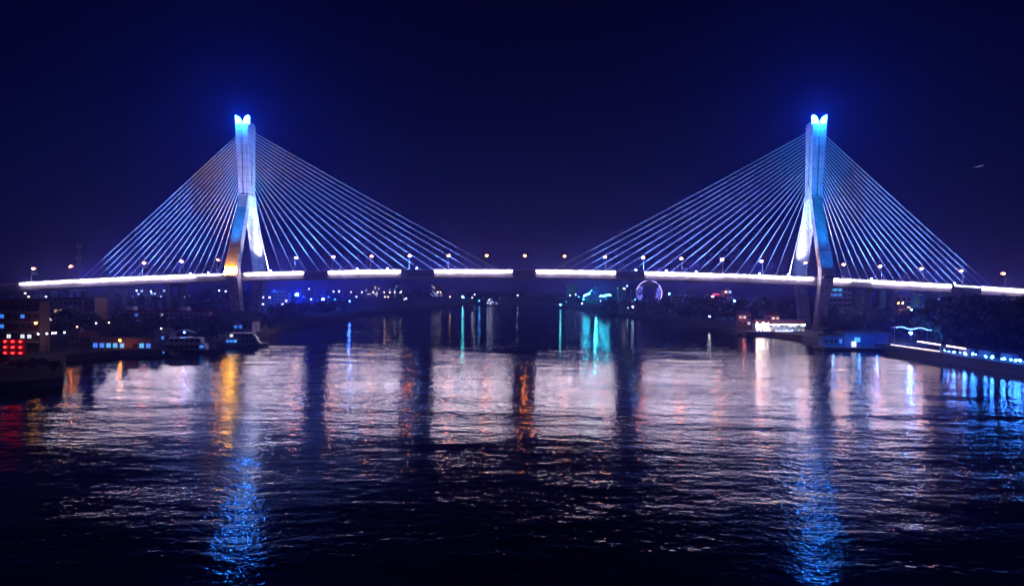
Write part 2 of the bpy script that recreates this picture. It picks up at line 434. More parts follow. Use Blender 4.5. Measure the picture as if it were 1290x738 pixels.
# ------------------------------------------------------------------ floodlights on the deck
def flood():
    o = thing('floodlight', '', 'floodlight', group='blue floodlights on the bridge deck')
    MB().box((0, 0, 0.15), (0.5, 0.4, 0.15)).build('base', DARK, o)
    MB().loft([(0, 0, 0.3, 0.42, 0.3), (0, 0.1, 0.95, 0.5, 0.4)]).build('housing', DARK, o)
    MB().ball((0, 0.1, 1.1), 0.4, 8, 4, 0.6).build('lens', E_FLOOD, o)
    return o
FPX = [(240, -1, 1), (262, -1, 1), (282, -1, 1), (341, -1, 0), (450, -1, 0), (488, -1, 0), (525, -1, 0), (801, 1, 0), (839, 1, 0), (877, 1, 0), (957, 1, 0), (993, 1, 0), (1049, 1, 1), (1098, 1, 1), (1203, 1, 1)]
proto = None
for i, (px, s, side) in enumerate(FPX):
    o = flood() if proto is None else copy_tree(proto)
    proto = proto or o
    X = on_axis(px, -15.2); o.location = (X, -15.2, zd(X)+0.0)
    o['label'] = f'blue floodlight glaring at the stay cables, {ORD[i]} from the left on the bridge'
BLUE = (0.16, 0.30, 1.0)
# beams that wash the cable fans and the pylons
for s in (-1, 1):
    X0 = s*L2
    for D, tz, e in ((40, 92, 1.0), (75, 80, 0.9), (110, 66, 0.7), (140, 52, 0.5)):
        X = X0 - s*D
        spot((X, -15.0, zd(X)+1.5), (X0 - s*D*0.55, 0, tz), 380000*e, (0.10, 0.25, 1.0), 105, 0.9)
    for D, tz, e in ((35, 92, 1.0), (65, 78, 0.9), (95, 60, 0.7)):
        X = X0 + s*D
        spot((X, -15.0, zd(X)+1.5), (X0 + s*D*0.5, 0, tz), 380000*e, (0.10, 0.25, 1.0), 105, 0.9)
    # mast front, from an outrigger at deck level
    spot((X0, -31, 33), (X0, -2, 110), 520000, (0.01, 0.26, 1.0), 40, 0.8)
    # mast face and legs seen from midspan side
    spot((X0-s*22, 5, zd(X0)+1.0), (X0, 4, 105), 620000, (0.30, 0.55, 1.0), 40, 0.8)
    spot((X0-s*16, -2, zd(X0)+1.0), (X0, 9, 58), 260000, (0.92, 0.80, 1.0), 62, 0.7)
    spot((X0-s*9, -1, zd(X0)+1.0), (X0, -10, 60), 90000, (1.0, 0.88, 0.95), 60, 0.7)
# gilded foot of the left pylon, blue foot of the right one
bk = thing('lamp_bracket', 'bracket of golden floodlights at the foot of the left pylon', 'floodlight', (-L2, -24.4, 31.0))
MB().box((0, 0, -0.4), (4.2, 1.9, 0.25)).tube((-3, 1.8, -0.6), (-3, 4.5, -3.0), 0.2).tube((3, 1.8, -0.6), (3, 4.5, -3.0), 0.2).build('platform', DARK, bk)
for k in range(4):
    MB().loft([(-3+2*k, -0.8, -0.15, 0.5, 0.4), (-3+2*k, -0.6, 0.45, 0.7, 0.55)]).build('housing', DARK, bk)
    MB().ball((-3+2*k, -0.6, 0.62), 0.6, 8, 4, 0.5).build('lens', E_GOLD, bk)
for dx in (-3, 0, 3):
    spot((-L2+dx, -24.2, 31.6), (-L2+dx*0.3, -18.8, 40), 120000, (1.0, 0.40, 0.02), 100, 1.0)
spot((-L2, -33, 34), (-L2, -6, 78), 70000, (0.02, 0.24, 1.0), 30, 0.8)
bk = thing('lamp_bracket', 'dark bracket of blue floodlights at the foot of the right pylon', 'floodlight', (L2, -24.6, 33.2))
MB().box((0, 0, -0.4), (4.2, 1.9, 0.25)).tube((-3, 1.8, -0.6), (-3, 4.5, -3.0), 0.2).tube((3, 1.8, -0.6), (3, 4.5, -3.0), 0.2).build('platform', DARK, bk)
for k in range(4): MB().loft([(-3+2*k, -0.8, -0.15, 0.5, 0.4), (-3+2*k, -0.6, 0.45, 0.7, 0.55)]).build('housing', DARK, bk)
spot((L2, -34, 32), (L2, -10, 64), 40000, (0.01, 0.20, 1.0), 60, 0.8)
spot((L2-9, -14.5, 33), (L2-2.5, -20, 42), 3000, (1.0, 0.6, 0.25), 90, 0.8)

# ------------------------------------------------------------------ trees
def leaf_mesh(name, rad, hgt, n_cl, n_lf, size, mats):
    b = MB()
    for _ in range(n_cl):
        while True:
            p = Vector((random.uniform(-1, 1), random.uniform(-1, 1), random.uniform(-1, 1)))
            if 0.25 < p.length < 1: break
        c = Vector((p.x*rad, p.y*rad, p.z*hgt)); cr_ = rad*random.uniform(0.22, 0.42)
        b.use(random.choice(mats))
        for _ in range(n_lf):
            d = Vector((random.gauss(0, 1), random.gauss(0, 1), random.gauss(0, 0.8))).normalized()*cr_*random.random()**0.5
            q = c+d; s_ = size*random.uniform(0.6, 1.3)
            x = Vector((random.gauss(0, 1), random.gauss(0, 1), random.gauss(0, 1))).normalized(); y = x.orthogonal().normalized()
            b.add([q-x*s_, q-y*s_*0.6, q+x*s_, q+y*s_*0.6], [(0, 1, 2, 3)])
    return b.mesh(name)
def trunk_mesh(h, r, spread):
    b = MB(); top = Vector((random.uniform(-.3, .3), random.uniform(-.3, .3), h))
    b.tube((0, 0, -0.3), top, r, r*0.6, 8)
    for k in range(5):
        a = k*1.26+random.random(); e = top+Vector((math.cos(a)*spread, math.sin(a)*spread, spread*random.uniform(0.6, 1.3)))
        b.tube(top-Vector((0, 0, h*0.15*random.random())), e, r*0.45, r*0.15, 5)
    return b.mesh('trunk', TRUNK)
TV = []
for k in range(5):
    rad = random.uniform(3.4, 4.4); hg = random.uniform(2.8, 3.8)
    cm = leaf_mesh('crown', rad, hg, 24, 85, 0.5, [LEAF[k % 3], LEAF[(k+1) % 3]])
    TV.append((cm, trunk_mesh(2.6, 0.32, 2.0), hg))
def tree(px, depth, height, label, group, base=2.4, wide=1.0):
    k = random.randrange(5); cm, tm, hg = TV[k]
    p = spot_at(px, depth, base)
    full = 0.9+2*hg*0.97
    s_ = height/full
    t = thing('tree', label, 'tree', p, random.uniform(0, 6.28), group)
    t.scale = (s_*wide, s_*wide, s_)
    a = link('trunk', tm, t); tm_ = link('crown', cm, t); tm_.location = (0, 0, 0.9+hg*0.97)
    tm_.scale = (1, 1, 1)
    return t
def row(lo, hi, n, d0, d1, h0, h1, label, group, wide=1.1):
    for i in range(n):
        px = lo+(hi-lo)*(i+0.5)/n+random.uniform(-0.35, 0.35)*(hi-lo)/n
        tree(px, d0+(d1-d0)*i/max(1, n-1)+random.uniform(-8, 8), random.uniform(h0, h1), label, group, wide=wide)
row(78, 112, 4, 300, 295, 8, 12, 'dark leafy tree standing before the right half of the pink apartment block', 'trees before the pink block')
row(118, 280, 16, 285, 300, 7, 10.5, 'dark low tree in the row between the long red-roofed building and the moored boats', 'trees before the long building')
row(275, 345, 7, 350, 372, 7, 10, 'dark tree growing on the bank around the foot of the left pylon', 'trees at the left pylon foot')
row(345, 440, 9, 470, 620, 9, 13, 'dark tree on the left bank just beyond the bridge', 'trees on the left bank beyond the bridge')
row(120, 330, 20, 520, 540, 10, 15, 'dark tree seen under the left approach span beyond the bridge', 'trees under the left approach span')
row(736, 806, 9, 700, 610, 9, 14, 'dark tree on the floodlit point across the river', 'trees on the floodlit point')
row(806, 862, 7, 600, 560, 9, 14, 'dark tree on the right bank beside the ring shaped building', 'trees beside the ring building')
row(862, 965, 12, 530, 470, 13, 18, 'dark rounded tree on the right bank beyond the bridge', 'trees on the right bank beyond the bridge')
row(965, 1045, 8, 445, 430, 9, 14, 'dark tree behind the lit floating restaurant near the right pylon', 'trees behind the floating restaurant')
row(1045, 1180, 13, 365, 345, 9, 14, 'dark tree behind the blue dock building', 'trees behind the blue dock building')
row(1182, 1330, 13, 300, 272, 16, 20, 'tall dark tree in the dense stand on the far right bank', 'tall trees at the right edge', 1.15)
row(1185, 1330, 10, 318, 300, 17, 20, 'tall dark tree in the dense stand on the far right bank', 'tall trees at the right edge', 1.15)
row(-40, 76, 9, 196, 188, 1.8, 2.8, 'low dark tree on the near quay at the left edge', 'trees on the near left quay', 1.3)
# far wood on the horizon
fw = MB(); random.seed(5)
for i in range(5200):
    px = random.uniform(-30, 1320)
    dd = random.uniform(1250, 1900) if px < 725 else random.uniform(900, 1600)
    if px < 430: dd = random.uniform(800, 1400)
    p = spot_at(px, dd, 2.2); hmax = 9+4*math.sin(px*0.05)+3*math.sin(px*0.17+1)
    p.z = 2.2+hmax*random.random()**0.7
    fw.use(LEAF[i % 3]); s_ = random.uniform(1.2, 2.6)
    x = Vector((random.gauss(0, 1), random.gauss(0, 1), random.gauss(0, .6))).normalized(); y = x.orthogonal().normalized()
    fw.add([p-x*s_, p-y*s_, p+x*s_, p+y*s_], [(0, 1, 2, 3)])
tag(fw.build('far_wood'), 'dark distant belt of trees along the horizon across the river', 'woodland', kind='stuff')

# ------------------------------------------------------------------ buildings
def win_mesh(wd_, ht, pane):
    b = MB().use(STEEL)
    f = 0.07
    b.box((0, -0.05, ht/2), (wd_/2+f, 0.05, f/2)).box((0, -0.05, -ht/2), (wd_/2+f, 0.09, f/2))
    for s in (-1, 0, 1): b.box((s*wd_/2, -0.05, 0), (f/2, 0.045, ht/2-f/2))
    b.use(pane).box((0, -0.015, 0), (wd_/2-0.04, 0.012, ht/2-0.04))
    return b.mesh('window')
def building(name, label, cat, px0, px1, depth, h, floors, bays, wall, lit={}, roof=ROOFG, gable=False, base=2.4, thick=10.0, ww=None, wh=1.4, rz=None, parapet=True):
    a = spot_at(px0, depth, base); c = spot_at(px1, depth, base); wdt = (c-a).length
    t = thing(name, label, cat, (a+c)/2, rz if rz is not None else math.atan2(c.y-a.y, c.x-a.x))
    MB().box((0, thick/2, h/2), (wdt/2, thick/2, h/2)).build('wall', wall, t)
    if gable:
        rw, rd = wdt/2+0.5, thick/2+0.6
        r = MB().add([(-rw, thick/2-rd, h), (rw, thick/2-rd, h), (rw, thick/2+rd, h), (-rw, thick/2+rd, h), (-rw+0.8, thick/2, h+2.2), (rw-0.8, thick/2, h+2.2)],
                     [(0, 1, 5, 4), (1, 2, 5), (2, 3, 4, 5), (3, 0, 4), (3, 2, 1, 0)])
        r.build('roof', roof, t)
    else:
        r = MB().box((0, thick/2, h+0.15), (wdt/2+0.25, thick/2+0.25, 0.15))
        if parapet:
            for s in (-1, 1): r.box((0, thick/2+s*(thick/2), h+0.6), (wdt/2+0.2, 0.15, 0.3))
        r.build('roof', roof, t)
    fh = h/floors; ww = ww or min(1.8, wdt/bays*0.6); cache = {}
    for i in range(floors):
        for j in range(bays):
            mt_ = lit.get((i, j), GLASS)
            if mt_ is None: continue
            if mt_ not in cache: cache[mt_] = win_mesh(ww, wh, mt_)
            wv = link('window', cache[mt_], t); wv.location = (-wdt/2+wdt*(j+0.5)/bays, -0.003, fh*(i+0.55))
    return t
# left bank
b = building('apartment_block', 'pink four storey apartment block behind trees on the left bank', 'building', 55, 104, 330, 15.6, 4, 8, PINKW, {(2, 2): E_WIN_Y, (1, 1): E_WIN_W, (1, 3): E_WIN_W, (2, 3): E_WIN_Y})
b = building('stair_tower_block', 'pale narrow block at the right end of the pink apartment block', 'building', 105, 119, 326, 16.2, 4, 2, BRICK, {(0, 1): E_WIN_B})
b = building('long_building', 'long low building with red roof edge behind trees on the left bank', 'building', 150, 263, 335, 9.6, 3, 18, PINKW, {(2, 0): E_WIN_W, (1, 3): E_WIN_B, (1, 7): E_WIN_B, (2, 3): E_WIN_B, (2, 8): E_WIN_W, (1, 17): E_WIN_W, (1, 1): E_WIN_B}, ROOFR, wh=1.1)
for k, px in enumerate((153, 222)):
    q = spot_at(px, 331, 12.3) - b.location; q.rotate(Matrix.Rotation(-b.rotation_euler.z, 3, 'Z'))
    MB().box((q.x, 5, 11.0), (1.9, 2, 1.05)).build('stair_hut', PALEW, b)
b = building('balcony_block', 'dark block with storey bands and lit blue window at the left edge', 'building', -45, 50, 232, 17.0, 5, 11, BRICK, {(3, 8): E_WIN_B, (1, 6): E_WIN_W, (1, 8): E_WIN_W, (1, 9): E_WIN_W, (3, 5): E_WIN_B, (2, 5): E_WIN_B}, wh=1.3, thick=5.0)
for i in range(1, 5): MB().box((0, -0.8, 17.0/5*i), (12.6, 0.8, 0.14)).build('balcony', CONC, b)
# 3 x 3 red lantern sign at the foot of that block
sg = thing('lantern_rack', 'rack of nine red lanterns in three rows at the left edge', 'lantern rack', spot_at(17, 208, 2.4))
MB().box((0, 0.1, 3.8), (3.9, 0.08, 2.6)).tube((-3.6, 0.1, 0), (-3.6, 0.1, 6.2), 0.1).tube((3.6, 0.1, 0), (3.6, 0.1, 6.2), 0.1).build('rack', DARK, sg)
for i in range(3):
    for j in range(3): MB().ball((-2.4+2.4*j, -0.4, 2.1+1.75*i), 0.42, 8, 5, 0.75).build('lantern', E_RED, sg)
# pier house on a pontoon
def pontoon(name, label, px0, px1, depth, wdt, parent_cat='pontoon', length=None, top=0.9):
    a = spot_at(px0, depth, 0); c = spot_at(px1, depth, 0); L = length or (c-a).length
    t = thing(name, label, parent_cat, (a+c)/2, math.atan2(c.y-a.y, c.x-a.x))
    MB().loft([(0, 0, -0.8, L/2-0.5, wdt/2-0.3), (0, 0, top, L/2, wdt/2)]).build('hull', HULLD, t)
    MB().box((0, 0, top+0.05), (L/2+0.1, wdt/2+0.1, 0.05)).build('planking', WOOD, t)
    r = MB(); n = int(L/2.5)
    for i in range(n+1): r.tube((-L/2+L*i/n, -wdt/2+0.1, top+0.1), (-L/2+L*i/n, -wdt/2+0.1, top+1.0), 0.04, n=5)
    r.tube((-L/2, -wdt/2+0.1, top+1.0), (L/2, -wdt/2+0.1, top+1.0), 0.04, n=5); r.build('railing', WHITE, t)
    for k in (-1, 0, 1): MB().tube((k*L*0.4, -wdt/2-0.25, 0.5), (k*L*0.4, -wdt/2-0.25, 0.0), 0.3, n=10).build('fender', DARK, t)
    return t, L
t, L = pontoon('ferry_pontoon', 'long dark pontoon below the dock house with blue windows', 84, 205, 248, 9)
b = building('dock_house', 'low dock house with blue lit windows on the left pontoon', 'building', 116, 191, 249, 4.2, 1, 9, BRICK,
             {(0, 0): E_WIN_B, (0, 1): E_WIN_B, (0, 2): E_WIN_C, (0, 3): E_WIN_C, (0, 4): E_WIN_C, (0, 5): None, (0, 7): E_WIN_C, (0, 8): E_WIN_B}, base=1.0, thick=4.0, wh=1.7, ww=1.7)
# orange lamps on the left bank
def post_lamp(label, px, depth, h, col, strength, base=2.4, rad=0.3, group=None, name='lamp_post', cat='lamp'):
    key = f'bulb_{round(col[0]*99)}_{round(col[1]*99)}_{round(col[2]*99)}_{int(strength)}'
    t = thing(name, label, cat, spot_at(px, depth, base), 0, group)
    MB().tube((0, 0, 0), (0, 0, h), 0.10, 0.06, 6).tube((0, 0, 0), (0, 0, 0.4), 0.2, n=8).build('pole', DARK, t)
    MB().loft([(0, 0, h+rad*0.75, rad*1.2, rad*1.2), (0, 0, h+rad*1.3, rad*0.4, rad*0.4)]).build('hood', DARK, t)
    MB().ball((0, 0, h), rad, 8, 5).build('bulb', lamp_mat(key, col, strength), t)
    return t
AM = (1.0, 0.36, 0.05); WH = (0.9, 0.92, 1.0); BL = (0.03, 0.16, 1.0); CY = (0.10, 0.75, 0.95)
post_lamp('orange lamp on a post at the dock house door', 151, 244, 4.6, (1.0, 0.26, 0.02), 90, 1.0, 0.38)
post_lamp('orange lamp beside the dark block at the left edge', 45, 226, 10.2, AM, 40, 2.4, 0.4)
for k, px in enumerate((48, 59, 66, 70, 81)):
    post_lamp('small white lamp low on the near left quay road', px, 226+k*2, 6.6, WH, 15, 2.4, 0.28, 'white lamps on the left quay road')
post_lamp('bluish lamp on the quay beside the moored excursion boat', 232, 262, 5.0, BL, 120, 2.4, 0.35)
# moored boats
def hull_mb(L, B, H, bow=0.28, dz=0.0):
    b = MB(); n = 14; vs = []; fs = []
    for i in range(n+1):
        u = i/n; x = -L/2+L*u
        w_ = B/2*(1.0 if u < 1-bow else max(0.03, 1-((u-1+bow)/bow)**2.0)); w_ *= 0.86+0.14*min(1, u/0.1)
        z1 = H*(1+0.35*max(0, (u-0.6)/0.4)**2)
        vs += [(x-(0.0 if u < 0.7 else 0.0), -w_*0.7, -0.6), (x, -w_, z1*0.5), (x+(0.4*u), -w_, z1), (x+(0.4*u), w_, z1), (x, w_, z1*0.5), (x, w_*0.7, -0.6)]
    for i in range(n):
        for k in range(6): fs.append((i*6+k, i*6+(k+1) % 6, i*6+6+(k+1) % 6, i*6+6+k))
    fs += [(5, 4, 3, 2, 1, 0), tuple(n*6+k for k in range(6))]
    return b.add(vs, fs)
def boat(name, label, px, depth, L, B, hullm, cabm, rz=0.0, decks=1, flip=False, lit=None, sleek=False, cab=0.62, roofm=WHITE, group=None, cat='boat'):
    t = thing(name, label, cat, spot_at(px, depth, 0), rz+(math.pi if flip else 0), group)
    H = 1.5 if L > 10 else 0.8
    hull_mb(L, B, H).build('hull', hullm, t)
    z = H+0.0; cl = L*cab; x0 = -L*0.06
    for d in range(decks):
        hh = 2.1 if L > 10 else 1.3; l2 = cl*(1-0.2*d)/2; wb = B*0.40*(1-0.08*d)
        rk = (0.9 if sleek else 0.25)*hh
        cb = MB().add([(x0-l2, -wb, z), (x0+l2, -wb, z), (x0+l2, wb, z), (x0-l2, wb, z), (x0-l2+0.1, -wb*0.94, z+hh), (x0+l2-rk, -wb*0.94, z+hh), (x0+l2-rk, wb*0.94, z+hh), (x0-l2+0.1, wb*0.94, z+hh)],
                      [(0, 1, 5, 4), (1, 2, 6, 5), (2, 3, 7, 6), (3, 0, 4, 7), (4, 5, 6, 7), (3, 2, 1, 0)]).build('cabin', cabm, t)
        nw = max(3, int(l2*2/1.7))
        for j in range(nw):
            xw = x0-l2+(2*l2-rk)*(j+0.5)/nw
            m_ = (lit or {}).get((d, j), GLASS)
            for s in (-1, 1):
                MB().box((xw, s*(wb*0.975+0.03), z+hh*0.58), ((2*l2-rk)/nw*0.38, 0.04, hh*0.22)).build('window', m_, cb)
        z += hh
        MB().box((x0-0.2, 0, z+0.07), (l2+0.3-rk*0.5, wb+0.25, 0.07)).build('roof', roofm, t)
        z += 0.14
    if L > 10:
        MB().tube((x0, 0, z), (x0, 0, z+2.2), 0.07, 0.04).tube((x0-0.5, 0, z+1.5), (x0+0.5, 0, z+1.5), 0.03).build('mast', STEEL, t)
        r = MB()
        for s in (-1, 1):
            for i in range(7):
                x = L*0.22+i*L*0.04; r.tube((x, s*B*0.36*(1-i*0.1), H*1.1), (x, s*B*0.36*(1-i*0.1), H*1.1+0.9), 0.03, n=4)
            r.tube((L*0.22, s*B*0.36, H*1.1+0.9), (L*0.46, s*B*0.15, H*1.1+0.9), 0.03, n=4)
        r.build('bow_rail', STEEL, t)
    return t
boat('excursion_boat', 'dark two deck excursion boat moored right of the dock house', 240, 255, 20.5, 5.2, HULLD, HULLW, 0.12, 2, lit={(0, 7): E_WIN_B}, cab=0.72)
boat('passenger_ferry', 'sleek white ferry with striped sides and blue lit stern moored near the left pylon', 311, 282, 17.0, 5.0, HULLW, HULLW, 0.22, 2, lit={(0, 0): E_WIN_B, (0, 1): E_WIN_B, (0, 2): E_WIN_C, (1, 0): E_WIN_W}, sleek=True, cab=0.8)
# arched awning on the quay
aw = thing('arched_awning', 'pale arched awning on posts on the quay behind the excursion boat', 'awning', spot_at(232, 282, 2.4))
arc = [(-4.5+9*i/12, 3.4+1.3*math.sin(math.pi*i/12)) for i in range(13)]
am = MB().prism(arc+[(x, z-0.1) for x, z in reversed(arc)], -2, 2); am.build('canopy', WHITE, aw)
for sx in (-1, 1):
    for sy in (-1, 1): MB().tube((sx*4.3, sy*1.8, 0), (sx*4.3, sy*1.8, 3.4), 0.08).build('post', STEEL, aw)
building('quay_house', 'small quay house with two blue lit windows below the left pylon', 'building', 294, 318, 335, 5.0, 1, 4, PALEW, {(0, 0): E_WIN_B, (0, 1): E_WIN_B}, wh=1.5)

for k, (px, d, rz) in enumerate(((196, 246, 0.15), (213, 243, -0.1), (268, 262, 0.25))):
    boat('work_boat', f'small dark work boat moored by the left pontoons, {ORD[k]} from the left', px, d, 7.5, 2.4, HULLD, HULLG, rz, 1, cab=0.4, roofm=ROOFG, group='work boats on the left bank', lit={(0, 0): E_WIN_B} if k == 1 else None)
for k, (p0, p1, d, hh, wl, rf) in enumerate(((84, 99, 262, 4.2, GREYW, ROOFG), (100, 114, 259, 3.4, BRICK, ROOFR), (196, 214, 270, 4.0, GREYW, ROOFG), (250, 268, 300, 4.6, PALEW, ROOFR))):
    building('quay_shed', f'low dark quay shed behind the left moorings, {ORD[k]} from the left', 'shed', p0, p1, d, hh, 1, 3, wl, {(0, 1): E_WIN_B} if k in (2,) else {}, rf, True, thick=4.5, wh=1.2)
for k, (px, d, z) in enumerate(((97, 258, 7.0), (121, 262, 8.2), (137, 270, 8.0), (203, 268, 6.0))):
    post_lamp(f'faint lamp on a thin post behind the left moorings, {ORD[k]} from the left', px, d, z, ((1.0, 0.5, 0.3), (0.9, 0.9, 1.0))[k % 2], 14, 2.4, 0.24, 'faint lamps on the left quay')
# right bank ---------------------------------------------------------
t, L = pontoon('restaurant_pontoon', 'dark pontoon carrying the lit floating restaurant', 925, 1028, 384, 10)
fr = building('floating_restaurant', 'floating restaurant with glaring white lights along its eaves', 'building', 952, 1014, 385, 5.4, 2, 12, PALEW,
              {(1, j): E_WIN_W for j in (0, 1, 2, 5, 8, 9)} | {(1, 4): E_WIN_B, (1, 11): E_WIN_C, (0, 3): E_WIN_W, (0, 9): E_WIN_C, (0, 10): E_WIN_W, (0, 11): E_WIN_W}, roof=ROOFR, gable=True, base=1.0, thick=6, wh=1.2)
E_EAVE = lamp_mat('eave_bulbs', (1.0, 0.90, 0.95), 22.0)
hw = 62*385/857/2
ev = MB()
for i in range(30): ev.ball((-hw+2*hw*(i+0.5)/30, -0.75, 4.9), random.choice((0.1, 0.2, 0.28)), 6, 4)
for i in range(14): ev.ball((-hw+random.uniform(0, 8), -0.85, random.uniform(3.0, 5.2)), 0.3, 6, 4)
ev.build('eave_lights', E_EAVE, fr)
for nm, cc, st, n in (('white_bulbs', (1.0, 0.85, 0.9), 60.0, 16), ('orange_bulbs', (1.0, 0.25, 0.05), 50.0, 7), ('blue_bulbs', (0.1, 0.3, 1.0), 60.0, 9)):
    ev = MB()
    for i in range(n): ev.ball((-hw+random.uniform(-1, 7 if nm != 'blue_bulbs' else 22), -random.uniform(0.9, 3.0), random.uniform(1.4, 6.2) if nm != 'blue_bulbs' else random.uniform(0.6, 2.2)), random.uniform(0.12, 0.34), 6, 4)
    ev.build(nm, lamp_mat(nm, cc, st), fr)
ev = MB()
for i in range(7): ev.ball((-3.5+i*1.4, -3.2, 1.3), 0.32, 6, 4)
ev.build('rail_lights', lamp_mat('rail_bulbs', (0.55, 0.7, 1.0), 60.0), fr)
post_lamp('orange lamp at the left end of the floating restaurant', 956, 376, 4.6, (1.0, 0.28, 0.04), 260, 1.0, 0.4)
building('red_lit_house', 'small house lit red behind the floating restaurant', 'building', 966, 982, 405, 8.0, 2, 3, PINKW, {(1, 1): E_WIN_W, (1, 2): E_WIN_Y}, ROOFR, True, thick=5)
building('quay_cabin', 'small red lit cabin on the bank left of the floating restaurant', 'building', 930, 946, 425, 7.5, 2, 3, PINKW, {(1, 0): E_WIN_Y, (1, 1): E_WIN_W, (0, 2): E_WIN_W}, ROOFR, True, thick=5)
point(spot_at(974, 400, 8), 500, (1.0, 0.15, 0.15)); point(spot_at(938, 420, 7), 400, (1.0, 0.2, 0.18))
post_lamp('round white lamp on the bank left of the floating restaurant', 894, 440, 5.5, WH, 60, 2.4, 0.4)
for k, (px, d) in enumerate(((900, 430), (921, 415), (938, 403))):
    boat('river_sampan', f'small dark canopied sampan moored left of the floating restaurant, {ORD[k]} from the left', px, d, 8.5, 2.4, HULLD, HULLG, 0.1*k, 1, cab=0.5, roofm=ROOFG, group='sampans moored on the right bank')
t, L = pontoon('dock_pontoon', 'dark pontoon under the blue dock building', 1030, 1135, 297, 12)
db = building('dock_building', 'blue clad dock building with one bright doorway', 'building', 1063, 1119, 297, 5.8, 1, 5, BLUEW, {(0, 0): None, (0, 1): E_WIN_C, (0, 2): None, (0, 3): None, (0, 4): None}, base=1.0, thick=7, wh=2.0, ww=2.6)
dw = building('dock_annex', 'lower blue annex with glass front left of the dock building', 'building', 1038, 1062, 296, 4.6, 1, 4, BLUEW, {(0, 3): E_WIN_B}, base=1.0, thick=6, wh=1.8)
MB().box((-5.5, -0.35, 1.2), (0.9, 0.3, 1.2)).build('door', E_WIN_W, db)
point(spot_at(1083, 291, 4.2), 600, (0.05, 0.28, 1.0)); point(spot_at(1105, 288, 5.0), 900, (0.03, 0.18, 1.0)); point(spot_at(1050, 289, 4), 400, (0.06, 0.25, 1.0))
post_lamp('dazzling blue lamp above the landing stage on the right bank', 1147, 296, 6.2, BL, 1100, 1.2, 0.55)
# blue lit canopy
cn = thing('landing_canopy', 'wavy canopy edged with blue light at the landing stage', 'canopy', spot_at(1150, 302, 2.0), -0.05)
wv = [(-8+16*i/20, 7.4+0.45*math.sin(i*0.62)-0.03*i) for i in range(21)]
MB().prism(wv+[(x, z-0.25) for x, z in reversed(wv)], -2, 3).build('roof', BLUEW, cn)
for sx in (-1, 0, 1): MB().tube((sx*7, 2, -1), (sx*7, 2, 7.2), 0.12).build('post', STEEL, cn)
e = MB()
for a, c in zip(wv[:-1], wv[1:]): e.tube((a[0], -2.1, a[1]), (c[0], -2.1, c[1]), 0.11, n=5)
e.build('edge_light', lamp_mat('edge_blue', (0.2, 0.55, 1.0), 7.0), cn)
# long pier with strings of lights
a = spot_at(1124, 280, 0); c = spot_at(1335, 200, 0)
t, L = pontoon('pier_barge', 'long dark pier barge with strings of lights running to the right edge', 0, 0, 262, 8, length=(c-a).length, top=3.4)
t.location = (a+c)/2; t.rotation_euler = (0, 0, math.atan2(c.y-a.y, c.x-a.x))
E_STR = lamp_mat('string_bulb', (1.0, 0.62, 0.68), 26.0); E_STRB = lamp_mat('string_bulb_blue', (0.03, 0.20, 1.0), 170.0)
pu = lambda u: -L/2+L*u
sb = MB()
for i in range(70): sb.ball((pu(0.07+0.36*i/70), -4.1, 4.0+0.06*math.sin(i*1.3)), 0.10, 5, 3)
sb.build('string_lights', lamp_mat('string_dim', (1.0, 0.7, 0.75), 9.0), t)
sb = MB().use(E_STR)
for i in range(10): sb.ball((pu(0.22+0.17*i/10), -1.0, 6.3-0.03*i), 0.2, 6, 4)
for i in range(8): sb.ball((pu(0.42+0.13*i/8), -1.0, 6.0-0.03*i), 0.2, 6, 4)
sb.use(DARK).tube((pu(0.2), -1.0, 6.5), (pu(0.6), -1.0, 5.9), 0.05)
for u in (0.2, 0.33, 0.47, 0.6): sb.tube((pu(u), -1, 3.5), (pu(u), -1, 6.5-(u-0.2)*1.4), 0.06)
sb.build('bulb_rail', None, t)
for i in range(20): MB().ball((pu(0.44+0.52*i/20+random.uniform(-.012, .012)), -4.1+random.choice((0, 0, 1.5)), 4.3+random.uniform(0, .5)), random.choice((0.12, 0.2, 0.28, 0.36)), 6, 4).build('blue_light', E_STRB, t)
for k in range(4): MB().box((pu(0.5+0.12*k), 1.6, 4.6), (2.6, 1.0, 1.1)).build('kiosk', ROOFG, t)
boat('pier_launch', 'long low launch with a pale roof moored behind the lit pier barge', 1200, 268, 12, 3, HULLD, HULLW, -0.2, 1, cab=0.6)
# buildings behind the right approach
b = building('office_block', 'dark office block with glowing cyan top windows behind the right pylon', 'building', 1043, 1096, 470, 25, 7, 9, GREYW, {(6, 0): E_WIN_C, (6, 1): E_WIN_C, (6, 2): E_WIN_C, (5, 0): E_WIN_B, (5, 1): E_WIN_B, (5, 2): E_WIN_B, (6, 8): E_WIN_W}, ww=2.6, wh=1.7)
b = building('orange_lit_house', 'low house washed orange by street lamps under the right approach', 'building', 1124, 1150, 455, 11, 3, 5, PALEW, {}, thick=8)
post_lamp('left lamp of the pair by the orange lit house', 1131, 447, 15.0, AM, 130, 2.4, 0.42); post_lamp('right lamp of the pair by the orange lit house', 1137, 446, 15.2, AM, 130, 2.4, 0.42)
post_lamp('double amber lamp under the right approach between two piers', 1172, 440, 17.6, AM, 160, 2.4, 0.45)
post_lamp('amber lamp over the dark trees under the right approach', 1214, 440, 16.0, AM, 110, 2.4, 0.45)
post_lamp('amber lamp beside the last pier near the right edge', 1263, 440, 18.0, AM, 120, 2.4, 0.45)
post_lamp('smaller blue white floodlight beside a pier under the right approach', 1148, 400, 12.0, CY, 200, 2.4, 0.4)
post_lamp('larger blue white floodlight beside a pier under the right approach', 1156.5, 398, 11.6, CY, 420, 2.4, 0.5)
post_lamp('small white lamp in the tall trees at the right edge', 1240, 330, 17.2, WH, 60, 2.4, 0.3)
